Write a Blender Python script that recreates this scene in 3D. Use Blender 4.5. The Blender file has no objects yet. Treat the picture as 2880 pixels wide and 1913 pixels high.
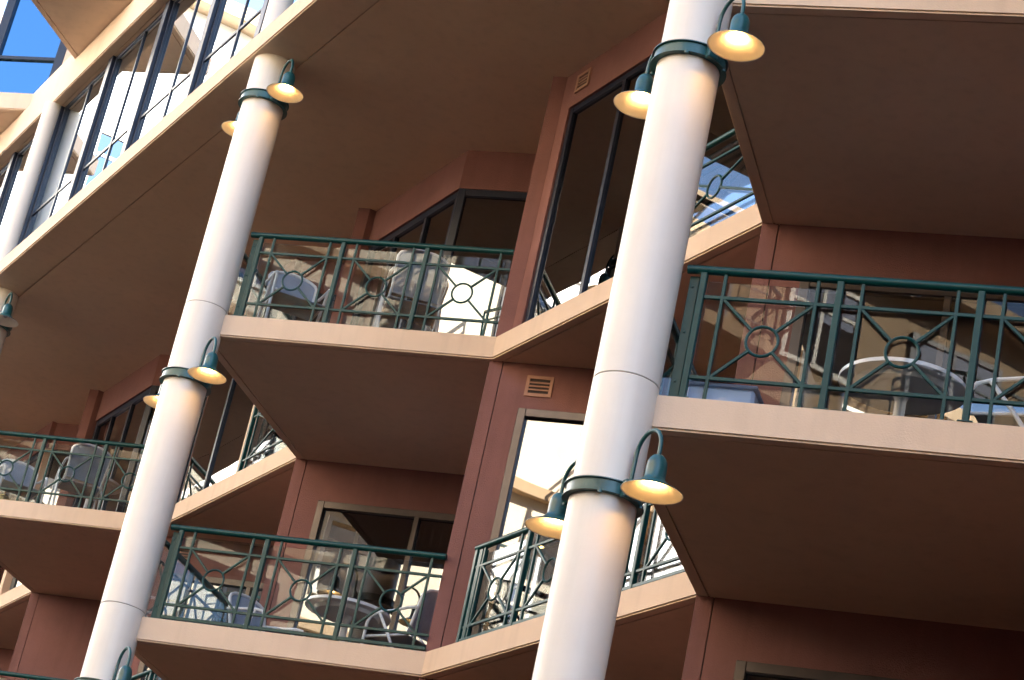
import bpy, bmesh, math, random
from mathutils import Vector, Matrix
random.seed(7)
sc = bpy.context.scene
COL = sc.collection
R = math.radians

# ------------------------------------------------------------------ camera
cam_d = bpy.data.cameras.new("camera")
cam_d.sensor_width = 36.0
cam_d.lens = 83.41
cam_d.clip_start = 0.1
cam_d.clip_end = 3000
cam = bpy.data.objects.new("camera", cam_d)
COL.objects.link(cam)
YAW, PITCH, ROLL = 2.6918, 0.4094, 0.2166
_f = Vector((math.cos(YAW)*math.cos(PITCH), math.sin(YAW)*math.cos(PITCH), math.sin(PITCH)))
_r = Vector((math.sin(YAW), -math.cos(YAW), 0))
_u = _r.cross(_f)
_r2 = math.cos(ROLL)*_r + math.sin(ROLL)*_u
_u2 = -math.sin(ROLL)*_r + math.cos(ROLL)*_u
_m = Matrix((( _r2.x, _u2.x, -_f.x, 19.7874), (_r2.y, _u2.y, -_f.y, -6.3711), (_r2.z, _u2.z, -_f.z, -8.5277), (0, 0, 0, 1)))
cam.matrix_world = _m
sc.camera = cam

# ------------------------------------------------------------------ sky, sun, exposure
SUN_EL, SUN_AZ = R(36), R(46)          # azimuth clockwise from +Y
world = bpy.data.worlds.new("World")
sc.world = world
world.use_nodes = True
wn = world.node_tree
sky = wn.nodes.new("ShaderNodeTexSky")
sky.sky_type = 'NISHITA'
sky.sun_disc = False
sky.sun_elevation = SUN_EL
sky.sun_rotation = SUN_AZ
wn.links.new(sky.outputs[0], wn.nodes["Background"].inputs[0])
wn.nodes["Background"].inputs[1].default_value = 0.085
sun_d = bpy.data.lights.new("sun", 'SUN')
sun_d.energy = 5.0
sun_d.angle = R(0.5)
sun_d.color = (1.0, 0.90, 0.74)
sun = bpy.data.objects.new("sun", sun_d)
COL.objects.link(sun)
_s = Vector((math.sin(SUN_AZ)*math.cos(SUN_EL), math.cos(SUN_AZ)*math.cos(SUN_EL), math.sin(SUN_EL)))
sun.rotation_euler = _s.to_track_quat('Z', 'Y').to_euler()
sun.location = _s*60
sc.view_settings.view_transform = 'Standard'
sc.view_settings.look = 'None'
sc.view_settings.gamma = 1.0
sc.view_settings.use_curve_mapping = False
sc.view_settings.exposure = 3.55
sc.render.engine = 'CYCLES'
sc.cycles.max_bounces = 6
sc.cycles.diffuse_bounces = 3
sc.cycles.glossy_bounces = 4
sc.cycles.transparent_max_bounces = 10
sc.cycles.caustics_reflective = False
sc.cycles.caustics_refractive = False

# ------------------------------------------------------------------ materials
MATS = {}
def nodes_of(m):
    m.use_nodes = True
    return m.node_tree

def paint(name, col, rough=0.75, var=0.08, scale=3.0, bump=0.15, bscale=180.0, spec=0.3, metal=0.0, coat=0.0, stain=0.0):
    m = bpy.data.materials.new(name)
    nt = nodes_of(m)
    b = nt.nodes["Principled BSDF"]
    tc = nt.nodes.new("ShaderNodeTexCoord")
    n1 = nt.nodes.new("ShaderNodeTexNoise"); n1.inputs["Scale"].default_value = scale; n1.inputs["Detail"].default_value = 6
    n1.inputs["Roughness"].default_value = 0.65
    nt.links.new(tc.outputs["Object"], n1.inputs["Vector"])
    mr = nt.nodes.new("ShaderNodeMapRange")
    mr.inputs["From Min"].default_value = 0.3; mr.inputs["From Max"].default_value = 0.7
    mr.inputs["To Min"].default_value = 1-var; mr.inputs["To Max"].default_value = 1+var
    nt.links.new(n1.outputs["Fac"], mr.inputs["Value"])
    mul = nt.nodes.new("ShaderNodeVectorMath"); mul.operation = 'SCALE'
    mul.inputs[0].default_value = col
    nt.links.new(mr.outputs[0], mul.inputs["Scale"])
    src = mul.outputs[0]
    if stain > 0:
        mp = nt.nodes.new("ShaderNodeMapping"); mp.inputs["Scale"].default_value = (9, 9, 0.8)
        nt.links.new(tc.outputs["Object"], mp.inputs["Vector"])
        n3 = nt.nodes.new("ShaderNodeTexNoise"); n3.inputs["Scale"].default_value = 1.0; n3.inputs["Detail"].default_value = 5
        nt.links.new(mp.outputs[0], n3.inputs["Vector"])
        mr3 = nt.nodes.new("ShaderNodeMapRange")
        mr3.inputs["From Min"].default_value = 0.5; mr3.inputs["From Max"].default_value = 0.8
        mr3.inputs["To Min"].default_value = 0.0; mr3.inputs["To Max"].default_value = stain
        nt.links.new(n3.outputs["Fac"], mr3.inputs["Value"])
        mx = nt.nodes.new("ShaderNodeMix"); mx.data_type = 'RGBA'
        nt.links.new(mr3.outputs[0], mx.inputs["Factor"])
        nt.links.new(src, mx.inputs[6])
        mx.inputs[7].default_value = (col[0]*0.45, col[1]*0.42, col[2]*0.4, 1)
        src = mx.outputs[2]
    nt.links.new(src, b.inputs["Base Color"])
    b.inputs["Roughness"].default_value = rough
    b.inputs["Metallic"].default_value = metal
    b.inputs["Specular IOR Level"].default_value = spec
    b.inputs["Coat Weight"].default_value = coat
    if bump > 0:
        n2 = nt.nodes.new("ShaderNodeTexNoise"); n2.inputs["Scale"].default_value = bscale; n2.inputs["Detail"].default_value = 3
        nt.links.new(tc.outputs["Object"], n2.inputs["Vector"])
        bp = nt.nodes.new("ShaderNodeBump"); bp.inputs["Strength"].default_value = bump; bp.inputs["Distance"].default_value = 0.01
        nt.links.new(n2.outputs["Fac"], bp.inputs["Height"])
        nt.links.new(bp.outputs[0], b.inputs["Normal"])
    MATS[name] = m
    return m

def glass(name, tint, refl_add, refl_mul, wave=0.0, wscale=1.5, rough=0.0, col=(0.95, 0.97, 1.0)):
    m = bpy.data.materials.new(name)
    nt = nodes_of(m)
    nt.nodes.remove(nt.nodes["Principled BSDF"])
    out = nt.nodes["Material Output"]
    tr = nt.nodes.new("ShaderNodeBsdfTransparent"); tr.inputs[0].default_value = (*tint, 1)
    gl = nt.nodes.new("ShaderNodeBsdfGlossy"); gl.inputs["Roughness"].default_value = rough
    gl.inputs[0].default_value = (*col, 1)
    fr = nt.nodes.new("ShaderNodeFresnel"); fr.inputs["IOR"].default_value = 1.5
    ma = nt.nodes.new("ShaderNodeMath"); ma.operation = 'MULTIPLY_ADD'; ma.use_clamp = True
    ma.inputs[1].default_value = refl_mul; ma.inputs[2].default_value = refl_add
    nt.links.new(fr.outputs[0], ma.inputs[0])
    mx = nt.nodes.new("ShaderNodeMixShader")
    nt.links.new(ma.outputs[0], mx.inputs[0]); nt.links.new(tr.outputs[0], mx.inputs[1]); nt.links.new(gl.outputs[0], mx.inputs[2])
    nt.links.new(mx.outputs[0], out.inputs["Surface"])
    if wave > 0:
        tc = nt.nodes.new("ShaderNodeTexCoord")
        n = nt.nodes.new("ShaderNodeTexNoise"); n.inputs["Scale"].default_value = wscale; n.inputs["Detail"].default_value = 1
        nt.links.new(tc.outputs["Object"], n.inputs["Vector"])
        bp = nt.nodes.new("ShaderNodeBump"); bp.inputs["Strength"].default_value = 1.0; bp.inputs["Distance"].default_value = wave
        nt.links.new(n.outputs["Fac"], bp.inputs["Height"])
        nt.links.new(bp.outputs[0], gl.inputs["Normal"])
    MATS[name] = m
    return m

def emit(name, col, strength):
    m = bpy.data.materials.new(name)
    nt = nodes_of(m)
    nt.nodes.remove(nt.nodes["Principled BSDF"])
    e = nt.nodes.new("ShaderNodeEmission"); e.inputs[0].default_value = (*col, 1); e.inputs[1].default_value = strength
    nt.links.new(e.outputs[0], nt.nodes["Material Output"].inputs["Surface"])
    MATS[name] = m

CREAM = (0.68, 0.515, 0.385)
paint("cream_render", CREAM, 0.85, 0.06, 0.8, 0.15, 90, 0.15, stain=0.16)
paint("terracotta_render", (0.215, 0.100, 0.088), 0.85, 0.12, 1.3, 0.45, 110, 0.15, stain=0.22)
paint("column_paint", (0.75, 0.695, 0.635), 0.42, 0.05, 1.3, 0.06, 90, 0.4, stain=0.13)
paint("green_metal", (0.0010, 0.042, 0.042), 0.36, 0.12, 6, 0.05, 120, 0.28)
paint("lamp_green", (0.012, 0.075, 0.080), 0.30, 0.15, 8, 0.04, 120, 0.5)
paint("navy_frame", (0.006, 0.009, 0.022), 0.35, 0.15, 5, 0.0, 100, 0.5)
paint("bronze_frame", (0.085, 0.07, 0.064), 0.35, 0.15, 5, 0.0, 100, 0.5, metal=0.6)
paint("enamel_white", (0.80, 0.76, 0.68), 0.45, 0.05, 8, 0.0, 100, 0.4)
paint("vent_paint", (0.36, 0.19, 0.13), 0.7, 0.08, 8, 0.1, 150, 0.3)
paint("joint_grey", (0.30, 0.24, 0.20), 0.9, 0.1, 8, 0.0)
paint("joint_dark", (0.05, 0.035, 0.03), 0.9, 0.1, 8, 0.0)
paint("resin_white", (0.78, 0.78, 0.78), 0.35, 0.04, 6, 0.0, 100, 0.5)
paint("sling_blue", (0.34, 0.39, 0.48), 0.7, 0.1, 12, 0.2, 300, 0.2)
paint("curtain_cloth", (0.42, 0.30, 0.14), 0.9, 0.12, 4, 0.0, 100, 0.1)
paint("interior_paint", (0.30, 0.24, 0.19), 0.9, 0.05, 2, 0.0, 100, 0.1)
paint("white_render", (0.82, 0.73, 0.58), 0.85, 0.04, 0.8, 0.2, 80, 0.15, stain=0.06)
paint("wing_white", (0.82, 0.82, 0.83), 0.85, 0.04, 0.8, 0.2, 80, 0.15, stain=0.04)
paint("sand_render", (0.50, 0.36, 0.23), 0.85, 0.05, 0.8, 0.2, 80, 0.15, stain=0.08)
paint("floor_warm_bounce", (0.52, 0.21, 0.07), 0.6, 0.15, 3, 0.1, 60, 0.3)  # invented orange floor colour, throws warm light up onto the soffit
paint("floor_no_bounce", (0.016, 0.012, 0.010), 0.6, 0.15, 3, 0.1, 60, 0.3)  # invented near-black floor colour, keeps bounced light off the soffits
paint("floor_low_bounce", (0.09, 0.038, 0.02), 0.6, 0.15, 3, 0.1, 60, 0.3)  # invented dark brown floor colour, weakens the bounce on the soffit above
paint("paving", (0.035, 0.017, 0.008), 0.85, 0.15, 0.4, 0.3, 20, 0.2)
paint("roof_grey", (0.25, 0.24, 0.23), 0.9, 0.1, 0.5, 0.0)
paint("tub_blue", (0.50, 0.62, 0.85), 0.5, 0.05, 6, 0.0)
paint("box_yellow", (0.55, 0.42, 0.16), 0.6, 0.06, 6, 0.0)
glass("window_glass", (0.10, 0.09, 0.085), 0.22, 1.0, 0.0015, 0.9)
glass("door_glass", (0.30, 0.28, 0.26), 0.12, 1.3, 0.002, 0.8)
glass("tower_glass", (0.02, 0.02, 0.025), 0.60, 1.0, 0.0012, 0.7, col=(0.80, 0.91, 1.0))
glass("rail_glass", (0.84, 0.87, 0.89), 0.0, 0.34, 0.0012, 1.3)
glass("blue_glass", (0.010, 0.035, 0.10), 0.35, 1.0, 0.002, 0.8)
glass("sky_glass", (0.004, 0.015, 0.05), 0.30, 1.0, 0.001, 0.6, col=(0.30, 0.62, 1.0))
emit("bulb_lit", (1.0, 0.54, 0.17), 9.0)
paint("bulb_off", (0.5, 0.5, 0.5), 0.2, 0.02, 8, 0.0)

# ------------------------------------------------------------------ mesh helpers
def new_mesh(name, verts, faces, mat, smooth=False, mats=None, midx=None):
    me = bpy.data.meshes.new(name)
    me.from_pydata([tuple(v) for v in verts], [], faces)
    for mm in (mats or [mat]):
        me.materials.append(MATS[mm])
    if midx:
        me.polygons.foreach_set("material_index", midx)
    if smooth:
        me.polygons.foreach_set("use_smooth", [True]*len(me.polygons))
    me.update()
    return me

def fix_normals(me):
    bm = bmesh.new(); bm.from_mesh(me)
    bmesh.ops.recalc_face_normals(bm, faces=bm.faces[:])
    bm.to_mesh(me); bm.free()

def link(name, me, parent=None, world=True):
    """world=True: mesh verts are in world space, keep them there under the parent."""
    o = bpy.data.objects.new(name, me)
    COL.objects.link(o)
    if parent is not None:
        o.parent = parent
        if world and parent.type == 'EMPTY':
            o.matrix_parent_inverse = Matrix.Translation(-Vector(parent.location))
    return o

def thing(name, label, cat, loc=(0, 0, 0), rotz=0.0, group=None):
    o = bpy.data.objects.new(name, None)
    o.empty_display_size = 0.2
    COL.objects.link(o)
    o.location = loc
    o.rotation_euler = (0, 0, rotz)
    o["label"] = label; o["category"] = cat
    if group: o["group"] = group
    return o

class MB:
    def __init__(s): s.v = []; s.f = []
    def add(s, vs, fs):
        n = len(s.v); s.v += [tuple(v) for v in vs]; s.f += [tuple(i+n for i in f) for f in fs]; return s
    def prism(s, poly, z0, z1):
        n = len(poly)
        vs = [(x, y, z0) for x, y in poly] + [(x, y, z1) for x, y in poly]
        fs = [tuple(range(n))[::-1], tuple(range(n, 2*n))] + [(i, (i+1) % n, n+(i+1) % n, n+i) for i in range(n)]
        return s.add(vs, fs)
    def box(s, a, b):
        return s.prism([(a[0], a[1]), (b[0], a[1]), (b[0], b[1]), (a[0], b[1])], a[2], b[2])
    def wall(s, p0, p1, th, z0, z1):
        """oriented slab from p0 to p1 in plan, thickness th to the LEFT of p0->p1"""
        dx, dy = p1[0]-p0[0], p1[1]-p0[1]; L = math.hypot(dx, dy); nx, ny = -dy/L*th, dx/L*th
        poly = [p0, p1, (p1[0]+nx, p1[1]+ny), (p0[0]+nx, p0[1]+ny)]
        if th < 0: poly = poly[::-1]
        return s.prism(poly, z0, z1)
    def bar(s, a, b, w, h=None):
        """square bar between 3D points"""
        h = h or w
        a, b = Vector(a), Vector(b); d = (b-a).normalized()
        up = Vector((0, 0, 1)) if abs(d.z) < 0.95 else Vector((1, -1, 0)).normalized()
        sx = d.cross(up).normalized()*w/2; sy = sx.cross(d).normalized()*h/2
        vs = [a-sx-sy, a+sx-sy, a+sx+sy, a-sx+sy, b-sx-sy, b+sx-sy, b+sx+sy, b-sx+sy]
        return s.add(vs, [(0, 3, 2, 1), (4, 5, 6, 7), (0, 1, 5, 4), (1, 2, 6, 5), (2, 3, 7, 6), (3, 0, 4, 7)])
    def tube(s, pts, r, n=10, closed=False):
        pts = [Vector(p) for p in pts]; m = len(pts); rings = []
        prev = None
        for i, p in enumerate(pts):
            a = pts[(i-1) % m] if (closed or i > 0) else p
            b = pts[(i+1) % m] if (closed or i < m-1) else p
            t = (b-a).normalized()
            if prev is None:
                ref = Vector((0, 0, 1)) if abs(t.z) < 0.9 else Vector((0, 1, 0))
                e1 = t.cross(ref).normalized()
            else:
                e1 = (prev - t*prev.dot(t)).normalized()
            prev = e1; e2 = t.cross(e1)
            rr = r[i] if isinstance(r, (list, tuple)) else r
            rings.append([p + (e1*math.cos(2*math.pi*k/n)+e2*math.sin(2*math.pi*k/n))*rr for k in range(n)])
        vs = [v for rg in rings for v in rg]; fs = []
        for i in range(m if closed else m-1):
            j = (i+1) % m
            for k in range(n):
                k2 = (k+1) % n
                fs.append((i*n+k, i*n+k2, j*n+k2, j*n+k))
        if not closed:
            fs.append(tuple(range(n))[::-1]); fs.append(tuple((m-1)*n+k for k in range(n)))
        return s.add(vs, fs)
    def lathe(s, prof, n=32, cx=0, cy=0, cap=True):
        vs = []; fs = []
        for r, z in prof:
            vs += [(cx+r*math.cos(2*math.pi*k/n), cy+r*math.sin(2*math.pi*k/n), z) for k in range(n)]
        for i in range(len(prof)-1):
            for k in range(n):
                k2 = (k+1) % n
                fs.append((i*n+k, i*n+k2, (i+1)*n+k2, (i+1)*n+k))
        if cap:
            fs.append(tuple(range(n))[::-1]); fs.append(tuple((len(prof)-1)*n+k for k in range(n)))
        return s.add(vs, fs)
    def mesh(s, name, mat, smooth=False, bevel=0.0):
        me = new_mesh(name, s.v, s.f, mat, smooth)
        if bevel > 0 or True:
            bm = bmesh.new(); bm.from_mesh(me)
            bmesh.ops.recalc_face_normals(bm, faces=bm.faces[:])
            if bevel > 0:
                ed = [e for e in bm.edges if len(e.link_faces) == 2 and e.calc_face_angle(0) > 0.6]
                bmesh.ops.bevel(bm, geom=ed, offset=bevel, segments=1, affect='EDGES', clamp_overlap=True)
            bm.to_mesh(me); bm.free()
        if smooth:
            try: me.set_sharp_from_angle(angle=R(40))
            except Exception: pass
        return me

def smooth_link(mb, name, mat, parent, world=False):
    return link(name, mb.mesh(name, mat, True), parent, world)

# ------------------------------------------------------------------ building constants (metres)
S = 8.2691                       # spacing of the round columns along the facade
T = 0.218                        # slab edge height
ZS = 2.7486                      # soffit of the long straight slab
AP = (-0.022, -0.025); PP = (2.022, 2.048); QQ = (-2.141, 2.063)
GROUND = -10.2
KS = range(-2, 3)

# ground
gm = MB().add([(-400, -400, GROUND), (400, -400, GROUND), (400, 400, GROUND), (-400, 400, GROUND)], [(0, 1, 2, 3)])
g = link("ground", gm.mesh("ground", "paving")); g["kind"] = "structure"

BASE = Vector((0, 3, GROUND))
bld = thing("apartment_building", "cream and terracotta apartment block with sawtooth balconies and long straight upper ledge", "building", BASE)
def part(name, mb, mat, bevel=0.0, parent=None, smooth=False):
    return link(name, mb.mesh(name, mat, smooth, bevel), parent or bld, True)

# ---- sawtooth slabs
def chain():
    pts = []
    for k in KS:
        pts += [(k*S+QQ[0], QQ[1]), (k*S+AP[0], AP[1]), (k*S+PP[0], PP[1])]
    return pts
def offset_chain(pts, d):
    """offset to the left of travel (into the building) by d"""
    segs = []
    for a, b in zip(pts[:-1], pts[1:]):
        dx, dy = b[0]-a[0], b[1]-a[1]; L = math.hypot(dx, dy); n = (-dy/L*d, dx/L*d)
        segs.append(((a[0]+n[0], a[1]+n[1]), (b[0]+n[0], b[1]+n[1])))
    out = [segs[0][0]]
    for s1, s2 in zip(segs[:-1], segs[1:]):
        (x1, y1), (x2, y2) = s1; (x3, y3), (x4, y4) = s2
        den = (x1-x2)*(y3-y4)-(y1-y2)*(x3-x4)
        a = x1*y2-y1*x2; b = x3*y4-y3*x4
        out.append(((a*(x3-x4)-(x1-x2)*b)/den, (a*(y3-y4)-(y1-y2)*b)/den))
    out.append(segs[-1][1])
    return out
CH = chain()
def slab_mesh(ch, ztop, t, groove=0.09, back=8.5, lip=0.014, gap=0.014, dep=0.014):
    mb = MB()
    def closed(c): return c + [(c[-1][0], back), (c[0][0], back)]
    mb.prism(closed(ch), ztop-t+dep, ztop)                         # body
    o0 = offset_chain(ch, lip); o1 = offset_chain(ch, groove); o2 = offset_chain(ch, groove+gap)
    mb.prism(o0 + o1[::-1], ztop-t, ztop-t+dep)                    # drip strip at the rim
    mb.prism(closed(o2), ztop-t, ztop-t+dep)                       # soffit field
    return mb
for lv in (0.0, -3.0, -6.0):
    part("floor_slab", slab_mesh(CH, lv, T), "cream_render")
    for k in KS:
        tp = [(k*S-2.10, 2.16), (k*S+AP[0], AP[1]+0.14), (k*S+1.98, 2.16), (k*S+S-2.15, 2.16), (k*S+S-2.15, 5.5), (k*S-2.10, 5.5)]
        tm = "floor_warm_bounce" if lv == 0 else ("floor_low_bounce" if k == 0 else "floor_no_bounce")
        part("bounce_floor", MB().prism(tp, lv+0.003, lv+0.012), tm)  # unseen floor sheet, added to control light bounced onto the soffits
# straight slab above, edge at y = -0.25
XL, XR = -2*S-2.5, 2*S+2.5
part("floor_slab", slab_mesh([(XL, -0.25), (XR, -0.25)], 2.975, 2.975-ZS, groove=0.43), "cream_render")
# beam and sawtooth balconies over the glazed storey
part("edge_beam", slab_mesh([(XL, -0.15), (XR, -0.15)], 5.965, 0.465, groove=0.12), "cream_render")
ch2 = [(XL, -0.11)]
for k in range(-3, 7):
    xq = -7.81+k*S/2
    ch2 += [(xq, -0.11), (xq+1.13, -1.24), (xq+2.26, -0.11)]
ch2.append((XR+6, -0.11))
part("floor_slab", slab_mesh(ch2, 6.24, 0.262, groove=0.09), "cream_render")
part("roof_slab", slab_mesh([(XL, -0.1), (XR+6, -0.1)], 9.3, 0.3), "cream_render")

# ---- walls per level
def vec(a, b): return (b[0]-a[0], b[1]-a[1])
def along(p, d, s): return (p[0]+d[0]*s, p[1]+d[1]*s)
I2 = 1/math.sqrt(2)
VD = (I2, I2)        # v direction, going right and into the building
WD = (-I2, I2)       # w direction, going left and into the building

def window(p0, p1, z0, z1, mull=(), trans=(), fw=0.07, depth=0.06, inset=0.03, frame="navy_frame", gmat="window_glass", mw=0.05, name="window"):
    """glazed opening between plan points, the room is to the left of p0->p1"""
    d = vec(p0, p1); L = math.hypot(*d); d = (d[0]/L, d[1]/L); n = (-d[1], d[0])
    q = lambda s, t: (p0[0]+d[0]*s+n[0]*t, p0[1]+d[1]*s+n[1]*t)
    f = MB()
    f.wall(q(0, 0), q(fw, 0), depth, z0, z1); f.wall(q(L-fw, 0), q(L, 0), depth, z0, z1)
    f.wall(q(fw, 0.002), q(L-fw, 0.002), depth-0.004, z1-fw, z1)
    f.wall(q(fw, 0.002), q(L-fw, 0.002), depth-0.004, z0, z0+fw*0.8)
    w = part(name, f, frame, 0.004)
    cuts = [fw] + [m for m in mull] + [L-fw]
    for m in mull:
        b = MB().wall(q(m-mw/2, 0.004), q(m+mw/2, 0.004), depth-0.008, z0+fw*0.8, z1-fw)
        link("mullion", b.mesh("mullion", frame), w)
    for tz in trans:
        for i in range(len(cuts)-1):
            b = MB().wall(q(cuts[i]+mw/2*(i > 0), 0.008), q(cuts[i+1]-mw/2*(i < len(cuts)-2), 0.008), depth-0.016, tz-mw/2, tz+mw/2)
            link("transom", b.mesh("transom", frame), w)
    for i in range(len(cuts)-1):
        g = MB().wall(q(cuts[i], inset), q(cuts[i+1], inset), 0.008, z0+fw*0.5, z1-fw*0.5)
        link("pane", g.mesh("pane", gmat), w)
    return w

def wallp(p0, p1, th, z0, z1, mat="terracotta_render", name="wall"):
    return part(name, MB().wall(p0, p1, th, z0, z1), mat)

E1 = 0.006
for k in range(-2, 2):
    X = k*S
    # --- level 0: storey under the straight slab
    zt = ZS+E1; zb = 0.0
    part("pier", MB().prism([(X+2.035, 2.03), (X+2.132, 2.127), (X+2.132, 2.27), (X+1.84, 2.27), (X+1.84, 2.225)], zb, zt), "terracotta_render")
    wallp((X+2.133, 2.13), (X+4.41, 2.13), 0.14, 2.34, zt)
    wallp((X+2.133, 2.13), (X+2.30, 2.13), 0.14, zb, 2.34)
    window((X+2.30, 2.15), (X+4.27, 2.15), 0.005, 2.338, mull=(0.95,), fw=0.06)
    part("jamb_post", MB().box((X+4.27, 2.12, zb), (X+4.41, 2.27, 2.338)), "cream_render", 0.004)
    c0 = (X+4.41, 2.20); c1 = (X+5.215, 3.005)
    wallp(c0, c1, 0.14, 2.34, zt)
    window(along(c0, VD, 0.03), along(c0, VD, 1.13), 0.005, 2.338, fw=0.06)
    wallp((X+S-2.28, 2.24), (X+S-3.05, 3.01), -0.14, zb, zt)
    part("pier", MB().prism([(X+S-2.085, 2.03), (X+S-1.991, 2.124), (X+S-1.991, 2.36), (X+S-2.29, 2.36), (X+S-2.29, 2.235)], zb, zt), "terracotta_render")
    wallp((X+S-1.99, 2.20), (X+S+0.07, 2.20), 0.14, 2.305, zt)
    window((X+S-1.98, 2.22), (X+S+0.07, 2.22), 0.005, 2.303, mull=(0.62, 1.33), fw=0.08)
    d0 = (X+S+0.075, 2.20)
    wallp(d0, along(d0, VD, 1.40), 0.14, 2.305, zt)
    window(along(d0, VD, 0.0), along(d0, VD, 1.28), 0.005, 2.303, fw=0.08)
    wallp((X+S+2.03, 2.31), (X+S+0.98, 3.2), -0.12, zb, zt)
    # --- level -1 and -2 : sawtooth walls
    for lv in (-3.0, -6.0):
        zt = lv+3.0-T+E1; zb = lv
        hz = lv+2.345
        for kind, c in (("P", (X+1.97, 2.06)), ("Q", (X+S-2.13, 2.06))):
            e = 0.022
            # corner pier strip, recessed joint, then the wall field
            wallp(c, along(c, VD, 0.125), 0.16, zb, zt, name="pier")
            wallp(along(along(c, VD, 0.1255), WD, 0.012), along(along(c, VD, 0.1345), WD, 0.012), 0.14, zb, zt, "joint_dark", "joint")
            a = along(c, VD, 0.135)
            wallp(a, along(c, VD, 0.36), 0.16, zb, zt)
            wallp(along(c, VD, 0.36), along(c, VD, 2.93), 0.16, hz, zt)
            wallp(along(c, VD, 2.62), along(c, VD, 2.93), 0.16, zb, hz)
            w0 = along(along(c, VD, 0.362), WD, -0.012)
            if kind == "Q" and k == -2:
                wallp(along(c, VD, 0.361), along(c, VD, 2.619), 0.16, zb, hz-0.001)
                wallp(along(along(c, WD, 0.162), VD, 0.003), along(along(c, WD, 2.9), VD, 0.003), -0.14, zb, zt)
                continue
            gm_ = "door_glass"
            window(w0, along(w0, VD, 2.255), zb+0.005, hz-0.002, mull=(1.10,), fw=0.075, depth=0.10, inset=0.05, frame="bronze_frame", gmat=gm_, name="sliding_door")
            # return wall along w, seen from the other side only
            wallp(along(along(c, WD, 0.162), VD, 0.003), along(along(c, WD, 2.9), VD, 0.003), -0.14, zb, zt)
            if kind == "P":
                # louvred vent
                v0 = along(along(c, VD, 0.385), WD, -0.012)
                fr = MB(); z0v, z1v = hz+0.12, hz+0.32; Lv = 0.25
                qv = lambda s, t: along(along(v0, VD, s), WD, t)
                fr.wall(qv(0, 0), qv(0.03, 0), 0.02, z0v, z1v); fr.wall(qv(Lv-0.03, 0), qv(Lv, 0), 0.02, z0v, z1v)
                fr.wall(qv(0.03, 0.001), qv(Lv-0.03, 0.001), 0.018, z1v-0.03, z1v); fr.wall(qv(0.03, 0.001), qv(Lv-0.03, 0.001), 0.018, z0v, z0v+0.03)
                vt = part("vent", fr, "vent_paint")
                bk = MB().wall(qv(0.03, 0.0105), qv(Lv-0.03, 0.0105), 0.0012, z0v+0.03, z1v-0.03)
                link("backing", bk.mesh("backing", "joint_dark"), vt)
                for j in range(3):
                    zc = z0v+0.03+0.14*(j+1)/4
                    sl = MB().wall(qv(0.03, 0.002), qv(Lv-0.03, 0.002), 0.007, zc-0.007, zc+0.007)
                    link("slat", sl.mesh("slat", "vent_paint"), vt)
    # vent of level 0 on the straight wall
    fr = MB(); x0v, x1v, z0v, z1v = X+2.375, X+2.615, 2.465, 2.655
    fr.box((x0v, 2.112, z0v), (x0v+0.03, 2.132, z1v)); fr.box((x1v-0.03, 2.112, z0v), (x1v, 2.132, z1v))
    fr.box((x0v+0.03, 2.113, z1v-0.03), (x1v-0.03, 2.131, z1v)); fr.box((x0v+0.03, 2.113, z0v), (x1v-0.03, 2.131, z0v+0.03))
    vt = part("vent", fr, "vent_paint")
    link("backing", MB().box((x0v+0.03, 2.1265, z0v+0.03), (x1v-0.03, 2.128, z1v-0.03)).mesh("backing", "joint_dark"), vt)
    for j in range(3):
        zc = z0v+0.03+0.13*(j+1)/4
        link("slat", MB().box((x0v+0.03, 2.115, zc-0.007), (x1v-0.03, 2.124, zc+0.007)).mesh("slat", "vent_paint"), vt)
part("shade_block_above", MB().box((-7.0, 0.6, 9.3), (XR, 8.4, 21.3)), "cream_render")  # unseen mass added overhead to throw shade across the courtyard
part("shade_block_side", MB().box((XR+0.6, 0.6, GROUND), (64, 8.4, 21.3)), "cream_render")  # unseen mass added beyond the right end to block the sun
# room backs and ends
part("core_wall", MB().box((XL, 5.6, GROUND), (XR, 5.8, 9.0)), "interior_paint")
part("ground_storey_wall", MB().box((XL, 2.6, GROUND), (XR, 2.8, -6.2)), "terracotta_render")
part("end_wall", MB().box((XL-0.3, 0.3, GROUND), (XL, 8.5, 9.0)), "terracotta_render")
part("end_wall", MB().box((XR, 0.3, GROUND), (XR+0.3, 8.5, 9.0)), "terracotta_render")

# ---- glazed storey above the straight slab
GY = 0.02
posts = [-8.262+1.87*i for i in range(-5, 9)]
for i in range(len(posts)-1):
    a, b = posts[i]+0.07, posts[i+1]-0.07
    window((a, GY), (b, GY), 2.98, 5.498, mull=((b-a)*0.56,), trans=(3.87,), fw=0.045, depth=0.05, inset=0.02, mw=0.035, gmat="tower_glass")
for x in posts:
    part("window_post", MB().box((x-0.069, GY-0.045, 2.976), (x+0.069, GY+0.14, 5.499)), "navy_frame", 0.005)
# storey above: angled window walls behind the projecting balconies
for k in KS:
    c = (k*S-1.9, -0.01)         # outer left start of a v-wall
    wallp((k*S+S-7.55, 0.12), (k*S+S-6.9, 0.12), 0.14, 6.24, 9.0, "cream_render")
    p0 = (k*S-2.95, -0.56); p1 = along(p0, VD, 1.20)
    window(p0, p1, 6.26, 8.95, trans=(7.28,), fw=0.14, depth=0.12, inset=0.05, gmat="sky_glass")
    wallp(along(p1, VD, 0.005), along(p1, VD, 0.6), 0.14, 6.24, 9.0, "cream_render")
    wallp((k*S+S-6.85, 0.5), (k*S+S-2.0, 0.5), 0.14, 6.24, 9.0, "cream_render")

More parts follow.
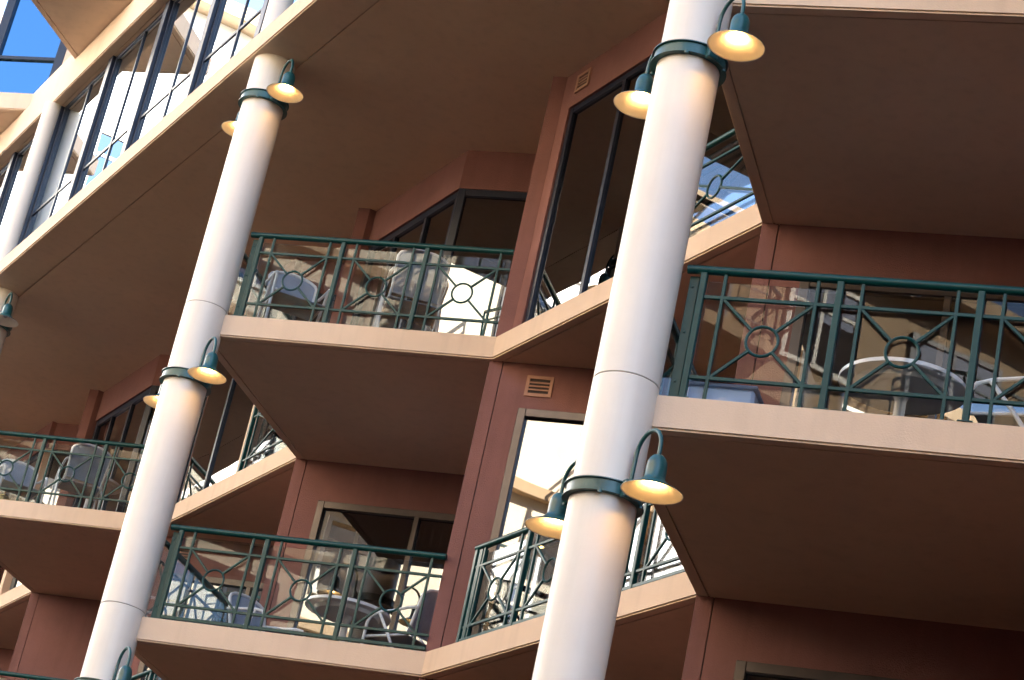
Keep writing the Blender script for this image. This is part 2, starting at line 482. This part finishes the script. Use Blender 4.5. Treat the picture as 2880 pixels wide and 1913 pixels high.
# ------------------------------------------------------------------ round columns
def shaft_mesh(z0, z1, r, n=56):
    return MB().lathe([(r-0.003, z0), (r, z0+0.003), (r, z1-0.003), (r-0.003, z1)], n).mesh("shaft_section", "column_paint", True)
def make_column(k, label, rings):
    c = thing("round_column", label, "column", (k*S, 0, GROUND), group=None)
    cuts = [GROUND, -8.96, -5.96, -2.955, 0.035, ZS+0.004]
    for i in range(5):
        z0, z1 = cuts[i]-GROUND+(0.003 if i else 0), cuts[i+1]-GROUND-(0.003 if i < 4 else 0)
        link("shaft_section", shaft_mesh(z0, z1, 0.2037), c, False)
        if i < 4:
            zj = cuts[i+1]-GROUND
            link("joint", MB().lathe([(0.199, zj-0.007), (0.199, zj+0.007)], 48).mesh("joint", "joint_grey", True), c, False)
    for zr in rings:
        z = zr-GROUND
        prof = [(0.2042, z-0.042), (0.246, z-0.042), (0.246, z-0.036), (0.232, z-0.034), (0.232, z+0.034), (0.246, z+0.036), (0.246, z+0.042), (0.2042, z+0.042)]
        rg = MB().lathe(prof, 56, cap=False)
        col = link("collar", rg.mesh("collar", "lamp_green", True), c, False)
        for sx in (-1, 1):
            bb = MB().box((sx*0.262-0.022, -0.035, z-0.06), (sx*0.262+0.022, 0.035, z+0.052))
            link("bracket", bb.mesh("bracket", "lamp_green", False, 0.006), c, False)
            for yy in (-0.15, 0.15):
                ang = math.atan2(yy, sx*0.2)
                bx, by = 0.242*math.cos(ang), 0.242*math.sin(ang)
                link("bolt", MB().lathe([(0.014, z-0.058), (0.014, z-0.043)], 8, bx, by).mesh("bolt", "lamp_green"), c, False)
    return c
make_column(-1, "round cream column cut off by the left edge of the photo", [2.285])
make_column(0, "round cream column on the left carrying two lit lamp pairs", [2.285, -0.715, -3.715])
make_column(1, "nearest and widest round cream column running top to bottom right of centre", [-0.69, -3.69])
make_column(2, "round cream column beyond the right edge", [-0.69])
for k, lb in ((-1, "slim round cream column standing on the long ledge at far left"), (0, "slim round cream column on the long ledge at the top edge")):
    c = thing("slim_column", lb, "column", (k*S-0.03, -0.10, 2.976))
    link("shaft", MB().lathe([(0.118, 0), (0.118, 2.523)], 40).mesh("shaft", "column_paint", True), c, False)

# ------------------------------------------------------------------ gooseneck lamps
def arc(cx, cz, r, a0, a1, n):
    return [(cx+r*math.cos(a0+(a1-a0)*i/n), 0, cz+r*math.sin(a0+(a1-a0)*i/n)) for i in range(n+1)]
arm_pts = [(0.268, 0, -0.02), (0.277, 0, 0.05), (0.280, 0, 0.13), (0.283, 0, 0.20)] + arc(0.412, 0.205, 0.128, math.pi, 0, 14)[1:] + [(0.540, 0, 0.13)]
ARM = MB().tube(arm_pts, 0.0130, 10).mesh("arm", "lamp_green", True)
LS = 0.79
CUP = MB().lathe([(r*LS, z*LS) for r, z in [(0.022, 0.188), (0.040, 0.180), (0.060, 0.160), (0.073, 0.128), (0.077, 0.09), (0.078, 0.0), (0.080, -0.004)]], 28, cap=False).mesh("cup", "lamp_green", True)
def shade_mesh():
    out = [(0.080, 0.004), (0.088, -0.012), (0.108, -0.032), (0.145, -0.056), (0.190, -0.079), (0.224, -0.098), (0.231, -0.106)]
    inn = [(0.229, -0.108), (0.220, -0.101), (0.186, -0.083), (0.140, -0.061), (0.102, -0.038), (0.078, -0.018), (0.070, 0.0), (0.070, 0.06), (0.0005, 0.062)]
    n = 40; prof = [(r*LS, z*LS) for r, z in out+inn]; vs = []; fs = []; mi = []
    for r, z in prof:
        vs += [(r*math.cos(2*math.pi*k/n), r*math.sin(2*math.pi*k/n), z) for k in range(n)]
    for i in range(len(prof)-1):
        for k in range(n):
            fs.append((i*n+k, (i+1)*n+k, (i+1)*n+(k+1) % n, i*n+(k+1) % n)); mi.append(0 if i < len(out)-1 else 1)
    return new_mesh("shade", vs, fs, None, True, ["lamp_green", "enamel_white"], mi)
SHADE = shade_mesh()
BULB_PROF = [(r*LS, z*LS) for r, z in [(0.014, 0.058), (0.016, 0.03), (0.026, 0.005), (0.034, -0.018), (0.032, -0.036), (0.020, -0.050), (0.004, -0.055)]]
BULB = MB().lathe(BULB_PROF, 10).mesh("bulb", "bulb_lit", True)
BULB0 = MB().lathe(BULB_PROF, 16).mesh("bulb", "bulb_off", True)
def lamp(k, z, side, label, lit=True):
    t = thing("gooseneck_lamp", label, "lamp", (k*S, 0, z), 0 if side > 0 else math.pi, "gooseneck lamps on the columns")
    link("arm", ARM, t, False)
    for nm, me in (("cup", CUP), ("shade", SHADE), ("bulb", BULB if lit else BULB0)):
        o = link(nm, me, t, False); o.location = (0.540, 0, 0)
    return t
lamp(-1, 2.285, 1, "unlit gooseneck lamp with grey shade at the left edge of the photo", False)
lamp(-1, 2.285, -1, "unlit gooseneck lamp behind the cut-off left column", False)
lamp(0, 2.285, 1, "lit gooseneck lamp near the top of the left column, its right side")
lamp(0, 2.285, -1, "lit gooseneck lamp half hidden behind top of left column")
lamp(0, -0.715, 1, "lit gooseneck lamp on the left column just below the middle ledge, right side")
lamp(0, -0.715, -1, "lit gooseneck lamp mostly hidden behind middle of left column")
lamp(0, -3.715, 1, "gooseneck lamp at the foot of left column cut by bottom edge")
lamp(0, -3.715, -1, "gooseneck lamp behind the foot of left column below the frame")
lamp(1, -0.69, 1, "large lit gooseneck lamp at the top edge right of the nearest column")
lamp(1, -0.69, -1, "lit gooseneck lamp half hidden left of the nearest column near the top")
lamp(1, -3.69, 1, "large lit gooseneck lamp low on the right side of the nearest column")
lamp(1, -3.69, -1, "lit gooseneck lamp low on the left of nearest column before the tall door")

# ------------------------------------------------------------------ balcony railings
RH = 0.872
_cache = {}
def cached(key, fn):
    if key not in _cache: _cache[key] = fn()
    return _cache[key]
def bar_mesh(nm, a, b, w, h=None):
    return cached((nm, a, b, w, h), lambda: MB().bar(a, b, w, h).mesh(nm, "green_metal", False, 0.003))
PITCH_R = 0.8405
def railing(label, org, ang, z, start, s_posts, end, extra_start=None, base_bar=False):
    """local +X runs along the railing, local Y into the balcony"""
    t = thing("balcony_railing", label, "railing", (org[0], org[1], z), ang, "green balcony railings")
    L = end-start
    tr = cached(("tr", start, end), lambda: MB().tube([(start, 0, RH), (end, 0, RH)], 0.028, 12).mesh("top_rail", "green_metal", True))
    link("top_rail", tr, t, False)
    for zz, nm in ((0.690, "upper_bar"), (0.150, "lower_bar")):
        link(nm, cached((nm, start, end), lambda: MB().bar((s_posts[0], 0, zz), (end, 0, zz), 0.022, 0.024).mesh(nm, "green_metal", False, 0.003)), t, False)
    if base_bar:
        link("base_bar", cached(("bb", start, end), lambda: MB().bar((s_posts[0], 0, 0.03), (end, 0, 0.03), 0.03, 0.03).mesh("base_bar", "green_metal", False, 0.003)), t, False)
    post = cached("post", lambda: MB().box((-0.021, -0.021, 0.0), (0.021, 0.021, RH-0.02)).mesh("post", "green_metal", False, 0.004))
    for s in s_posts:
        o = link("post", post, t, False); o.location = (s, 0, 0)
    if extra_start is not None:
        o = link("post", cached("wpost", lambda: MB().box((-0.03, -0.03, 0.0), (0.03, 0.03, RH-0.02)).mesh("post", "green_metal", False, 0.004)), t, False); o.location = (extra_start, 0.02, 0)
    pick = cached("picket", lambda: MB().box((-0.0105, -0.0105, 0.0), (0.0105, 0.0105, RH-0.02)).mesh("picket", "green_metal", False, 0.002))
    ends = list(s_posts)
    if end-ends[-1] > 0.3: ends.append(end)
    for a, b in zip(ends[:-1], ends[1:]):
        if b-a < 0.3: continue
        w = b-a; i0, i1 = a+0.135, b-0.135
        if b == end and end not in s_posts: i1 = b-0.12
        for s in (i0, i1):
            o = link("picket", pick, t, False); o.location = (s, -0.001, 0)
        mx, mz, rr = (i0+i1)/2, 0.42, 0.098
        pts = [(rr*math.cos(2*math.pi*i/28), 0, rr*math.sin(2*math.pi*i/28)) for i in range(28)]
        ring = cached("ring", lambda: MB().tube(pts, 0.010, 8, True).mesh("ring", "green_metal", True))
        o = link("ring", ring, t, False); o.location = (mx, 0, mz)
        hw = (i1-i0)/2
        for sx in (-1, 1):
            for sz in (-1, 1):
                ez = 0.27*sz
                dd = math.hypot(hw, 0.27); ux, uz = hw/dd, 0.27/dd
                A = (sx*ux*rr, 0, sz*uz*rr); B = (sx*hw, 0, ez)
                me = bar_mesh("diagonal_bar", tuple(round(q, 4) for q in A), tuple(round(q, 4) for q in B), 0.020, 0.020)
                o = link("diagonal_bar", me, t, False); o.location = (mx, 0.0015, mz)
        wp = round(w-0.05, 3)
        pn = cached(("pane", wp), lambda: MB().box((-wp/2, 0.03, 0.012), (wp/2, 0.038, RH-0.06)).mesh("pane", "rail_glass"))
        o = link("pane", pn, t, False); o.location = (a+w/2, 0, 0)
    return t
A45 = math.pi/4
IN = 0.035
def v_rail(k, z, label, bb=False):
    o = (k*S+WD[0]*IN, WD[1]*IN)
    t = railing(label, o, A45, z, 0.235, [0.345, 1.187, 2.025], 2.862, None, bb)
    link("end_plate", cached("end_plate", lambda: MB().box((0.250, 0.030, 0.004), (0.312, 0.046, RH-0.03)).mesh("end_plate", "green_metal", False, 0.003)), t, False)
    for zz in (0.12, 0.45, 0.76):
        link("bolt", cached(("pb", zz), lambda: MB().box((0.268, 0.022, zz), (0.284, 0.0295, zz+0.016)).mesh("bolt", "green_metal", False, 0.003)), t, False)
    for s_ in (0.345, 1.187, 2.025):
        o = link("base_plate", cached("base_plate", lambda: MB().box((-0.045, -0.03, 0.0005), (0.045, 0.05, 0.008)).mesh("base_plate", "green_metal")), t, False); o.location = (s_, 0, 0.0)
    return t
def w_rail(k, z, label, bb=False):
    o = (k*S+AP[0]-2.10+VD[0]*IN, 2.05+VD[1]*IN)
    # runs from the wall corner towards the column
    return railing(label, o, -A45, z, 0.0, [0.06, 0.90, 1.74, 2.62], 2.66, None, bb)
v_rail(-1, 0, "dark green railing in front of white chairs at the left edge")
v_rail(0, 0, "green glazed railing of the middle balcony right of the left column")
v_rail(0, -3, "green glazed railing of the lower middle balcony before the round table", True)
v_rail(1, -3, "large green glazed railing on the right-hand balcony")
v_rail(-1, -3, "dark green railing in the deep shade at the bottom left", True)
v_rail(1, 0, "green railing on the balcony above the top right ledge")
w_rail(-1, 0, "green side railing of the left edge balcony")
w_rail(0, 0, "green side railing of middle balcony running back beside left column")
w_rail(0, -3, "green side railing of lower middle balcony seen behind its front railing", True)
w_rail(1, -3, "green side railing of right-hand balcony running back beside nearest column")
w_rail(1, 0, "green side railing on the balcony above the top right ledge")
def u_rail(k, z, x0, x1, label, bb=False):
    n = int((x1-x0)/PITCH_R); pit = (x1-x0-0.03)/max(1, n)
    return railing(label, (k*S+x0, 2.095), 0.0, z, 0.0, [0.03+pit*i for i in range(n)]+[x1-x0-0.01], x1-x0, 0.10 if z < 0 else None, bb)
u_rail(0, -3, 2.47, 6.06, "green railing in front of the tall reflecting door behind the nearest column", True)
u_rail(0, 0, 4.43, 6.10, "green railing with ring seen right of the nearest column near the top")
u_rail(-1, 0, 4.43, 6.10, "green railing glimpsed right of the left column at mid height")
u_rail(-1, -3, 2.47, 6.06, "green railing of lower recess behind the left column", True)

# ------------------------------------------------------------------ balcony furniture
def chair(label, loc, rot):
    t = thing("patio_chair", label, "chair", loc, rot, "white patio chairs on the balconies")
    seat = MB().prism([(-0.22, -0.23), (0.23, -0.24), (0.23, 0.24), (-0.22, 0.23)], 0.405, 0.418)
    link("seat", seat.mesh("seat", "sling_blue", False, 0.004), t, False)
    # back sling, leaning and rounded at the top
    pts = []
    for i in range(9):
        a = math.pi*i/8
        pts.append((-0.235*math.cos(a), 0.78+0.09*math.sin(a)))
    outline = [(-0.215, 0.44)] + pts + [(0.215, 0.44)]
    lean = lambda z: -0.22-(z-0.42)*0.30
    vs = [(lean(z), y, z) for y, z in outline] + [(lean(z)-0.012, y, z) for y, z in outline]
    n = len(outline)
    b = MB().add(vs, [tuple(range(n)), tuple(range(2*n-1, n-1, -1))] + [(i, (i+1) % n, n+(i+1) % n, n+i) for i in range(n)])
    link("backrest", b.mesh("backrest", "sling_blue"), t, False)
    rim = [(lean(z), y*1.03, z+0.004) for y, z in outline]
    link("back_frame", MB().tube(rim, 0.016, 8).mesh("back_frame", "resin_white", True), t, False)
    for sy in (-1, 1):
        y = sy*0.275
        arm = [(-0.30, y*0.93, 0.66), (-0.22, y, 0.655), (-0.05, y, 0.635), (0.12, y, 0.625), (0.22, y, 0.60), (0.265, y, 0.54), (0.27, y, 0.42), (0.285, y, 0.02)]
        link("leg", MB().tube(arm, 0.0145, 8).mesh("leg", "resin_white", True), t, False)
        link("leg", MB().tube([(0.14, y, 0.625), (-0.02, y, 0.42), (-0.30, y, 0.02)], 0.0145, 8).mesh("leg", "resin_white", True), t, False)
        link("seat_rail", MB().tube([(0.27, y*0.9, 0.41), (-0.22, y*0.85, 0.41), (lean(0.6), y*0.80, 0.6)], 0.0135, 8).mesh("seat_rail", "resin_white", True), t, False)
    return t
def table(label, loc, r=0.41):
    t = thing("round_table", label, "table", loc, 0.3)
    link("table_top", MB().lathe([(r-0.02, 0.688), (r, 0.692), (r, 0.718), (r-0.012, 0.724)], 48).mesh("table_top", "resin_white", True), t, False)
    link("apron", MB().lathe([(r-0.11, 0.655), (r-0.09, 0.688)], 40).mesh("apron", "resin_white", True), t, False)
    link("pedestal", MB().lathe([(0.05, 0.05), (0.036, 0.12), (0.036, 0.60), (0.07, 0.656)], 20).mesh("pedestal", "resin_white", True), t, False)
    for i in range(4):
        a = math.pi/2*i
        link("foot", MB().tube([(0.03*math.cos(a), 0.03*math.sin(a), 0.07), (0.20*math.cos(a), 0.20*math.sin(a), 0.05), (0.33*math.cos(a), 0.33*math.sin(a), 0.015)], [0.024, 0.02, 0.014], 8).mesh("foot", "resin_white", True), t, False)
    return t
chair("white framed chair behind the left panel of the middle balcony railing", (0.02, 0.82, 0), R(-10))
chair("white framed chair behind the middle panel of the middle balcony railing", (0.95, 1.62, 0), R(160))
table("round white table on the lower middle balcony", (0.10, 2.08, -3))
chair("white framed chair right of the round table on lower middle balcony", (0.70, 2.45, -3), R(200))
chair("white framed chair left of the round table on lower middle balcony", (-0.75, 1.65, -3), R(20))
table("round white table on the right-hand balcony", (S+0.22, 1.85, -3))
chair("white framed chair at the right edge of the right-hand balcony", (S+0.86, 2.30, -3), R(215))
chair("white framed chair at the left edge balcony nearest the frame", (-S-0.10, 0.95, 0), R(-5))
chair("white framed chair second from the left edge on the left balcony", (-S+0.78, 1.45, 0), R(170))
table("round white table between chairs on the left edge balcony", (-S+0.3, 1.75, 0), 0.36)
bx = thing("storage_box", "low yellow box on the floor of the left edge balcony", "box", (-S-0.02, 0.48, 0), A45)
link("box_body", MB().box((-0.10, -0.02, 0), (0.36, 0.22, 0.16)).mesh("box_body", "box_yellow", False, 0.01), bx, False)
link("lid", MB().box((-0.11, -0.03, 0.1605), (0.37, 0.23, 0.185)).mesh("lid", "box_yellow", False, 0.006), bx, False)
tub = thing("laundry_tub", "low pale blue tub behind the first panel of the right-hand railing", "tub", (S+0.16, 0.36, -3), A45)
link("tub_wall", MB().box((-0.02, -0.06, 0), (0.40, 0.20, 0.125)).mesh("tub_wall", "tub_blue", False, 0.02), tub, False)
link("rim", MB().box((-0.035, -0.075, 0.1255), (0.415, 0.215, 0.142)).mesh("rim", "tub_blue", False, 0.006), tub, False)
# curtains behind the sliding doors
def curtain(label, p0, d, L, z0, z1):
    t = thing("curtain", label, "curtain", (p0[0], p0[1], z0), math.atan2(d[1], d[0]))
    n = 60; vs = []; fs = []
    for i in range(n+1):
        s = L*i/n; w = 0.035*math.sin(i*0.95)+0.012*math.sin(i*2.3)
        vs += [(s, w, 0), (s, w*0.8, z1-z0)]
    for i in range(n): fs.append((2*i, 2*i+2, 2*i+3, 2*i+1))
    me = new_mesh("cloth", vs, fs, "curtain_cloth", True)
    o = link("cloth", me, t, False)
    md = o.modifiers.new("thickness", 'SOLIDIFY'); md.thickness = 0.004
    link("track", MB().bar((0, 0, z1-z0+0.012), (L, 0, z1-z0+0.012), 0.03, 0.02).mesh("track", "resin_white"), t, False)
    return t
cq = (-2.13, 2.06)
q0 = along(along(cq, VD, 1.25), WD, 0.45)
curtain("golden brown curtain behind the glass door of lower middle balcony", q0, VD, 0.9, -2.97, -0.60)

# ------------------------------------------------------------------ buildings round the courtyard (seen in the glass)
def court_building(name, label, org, ang, width, floors, wallmat, bay=4.2, depth=8.0, plain=False):
    """local +X along the front, local -Y out of the front"""
    t = thing(name, label, "building", (org[0], org[1], GROUND), ang)
    H = floors*3.0
    link("wall", MB().box((0, 0, 0), (width, depth, H)).mesh("wall", wallmat), t, False)
    link("bounce_facing", MB().box((-0.06, -0.06, 0), (width+0.06, -0.001, 8.8)).mesh("bounce_facing", "terracotta_render"), t, False)  # terracotta facing added low on the front to warm the bounced light
    link("roof", MB().box((-0.3, -0.5, H), (width+0.3, depth+0.3, H+0.35)).mesh("roof", "sand_render", False, 0.02), t, False)
    wm = cached((name, "win"), lambda: MB().box((0, -0.06, 0), (0.10, -0.002, 1.75)).box((1.50, -0.06, 0), (1.60, -0.002, 1.75)).box((0.10, -0.06, 1.66), (1.50, -0.002, 1.75)).box((0.10, -0.06, 0), (1.50, -0.002, 0.09)).box((0.76, -0.05, 0.09), (0.84, -0.002, 1.66)).box((0.10, -0.045, 1.15), (0.76, -0.002, 1.22)).box((0.84, -0.045, 1.15), (1.50, -0.002, 1.22)).mesh("window", "enamel_white"))
    pm = cached((name, "pane"), lambda: MB().box((0.1, -0.02, 0.09), (1.5, -0.003, 1.66)).mesh("pane", "blue_glass"))
    dm = cached((name, "door"), lambda: MB().box((0, -0.06, 0), (0.09, -0.002, 2.2)).box((2.0, -0.06, 0), (2.09, -0.002, 2.2)).box((0.09, -0.06, 2.1), (2.0, -0.002, 2.2)).box((1.0, -0.05, 0), (1.08, -0.002, 2.1)).mesh("balcony_door", "navy_frame"))
    dp = cached((name, "dpane"), lambda: MB().box((0.09, -0.02, 0.02), (2.0, -0.003, 2.1)).mesh("pane", "blue_glass"))
    slabm = cached((name, "slab"), lambda: MB().prism([(0, -0.003), (0.25, -1.15), (0.6, -1.4), (2.4, -1.4), (2.75, -1.15), (3.0, -0.003)], -0.13, 0.13).mesh("balcony_slab", "sand_render", False, 0.01))
    def rail():
        m = MB(); pts = [(0.04, -0.05), (0.28, -1.1), (0.62, -1.34), (2.38, -1.34), (2.72, -1.1), (2.96, -0.05)]
        for zz in (0.13+0.95, 0.13+0.75, 0.13+0.18):
            for a, b in zip(pts[:-1], pts[1:]): m.bar((*a, zz), (*b, zz), 0.05 if zz > 1 else 0.025)
        for a, b in zip(pts[:-1], pts[1:]):
            L = math.hypot(b[0]-a[0], b[1]-a[1]); n = max(1, int(L/0.45))
            for i in range(n+1):
                x, y = a[0]+(b[0]-a[0])*i/n, a[1]+(b[1]-a[1])*i/n
                m.bar((x, y, 0.13), (x, y, 1.06), 0.035 if i in (0, n) else 0.02)
        return m.mesh("balcony_rail", "green_metal")
    rm = cached((name, "rail"), rail)
    nb = int(width/bay)
    for f in range(floors):
        z = f*3.0
        if f and not plain: link("ledge", MB().box((-0.05, -0.22, z-0.14), (width+0.05, -0.001, z+0.10)).mesh("ledge", "sand_render", False, 0.01), t, False)
        for b in range(nb):
            x = b*bay+0.5
            if plain and f > 3 and (b+f) % 3: continue
            if f and (b+f) % 2 == 0 and not plain:
                s = link("balcony_slab", slabm, t, False); s.location = (x, -0.22, z)
                r = link("balcony_rail", rm, t, False); r.location = (x, -0.22, z)
                d = link("balcony_door", dm, t, False); d.location = (x+0.45, -0.061 if f < 3 else 0, z+0.12)
                p = link("pane", dp, d, False)
            else:
                w = link("window", wm, t, False); w.location = (x+0.7, -0.061 if f < 3 else 0, z+0.75)
                p = link("pane", pm, w, False)
    return t
court_building("courtyard_block", "sunlit white block across the courtyard mirrored in the balcony glass", (18.5, -20, 0), math.pi, 36, 8, "white_render")
court_building("courtyard_block", "sand coloured block with blue windows mirrored in the right-hand railing glass", (46, -20.2, 0), math.pi, 27, 7, "sand_render", bay=3.0)
court_building("courtyard_wing", "sunlit white side wing mirrored in the long upper glazing", (-24, -19.5, 0), math.pi/2, 19, 9, "wing_white", bay=6.2, plain=True)
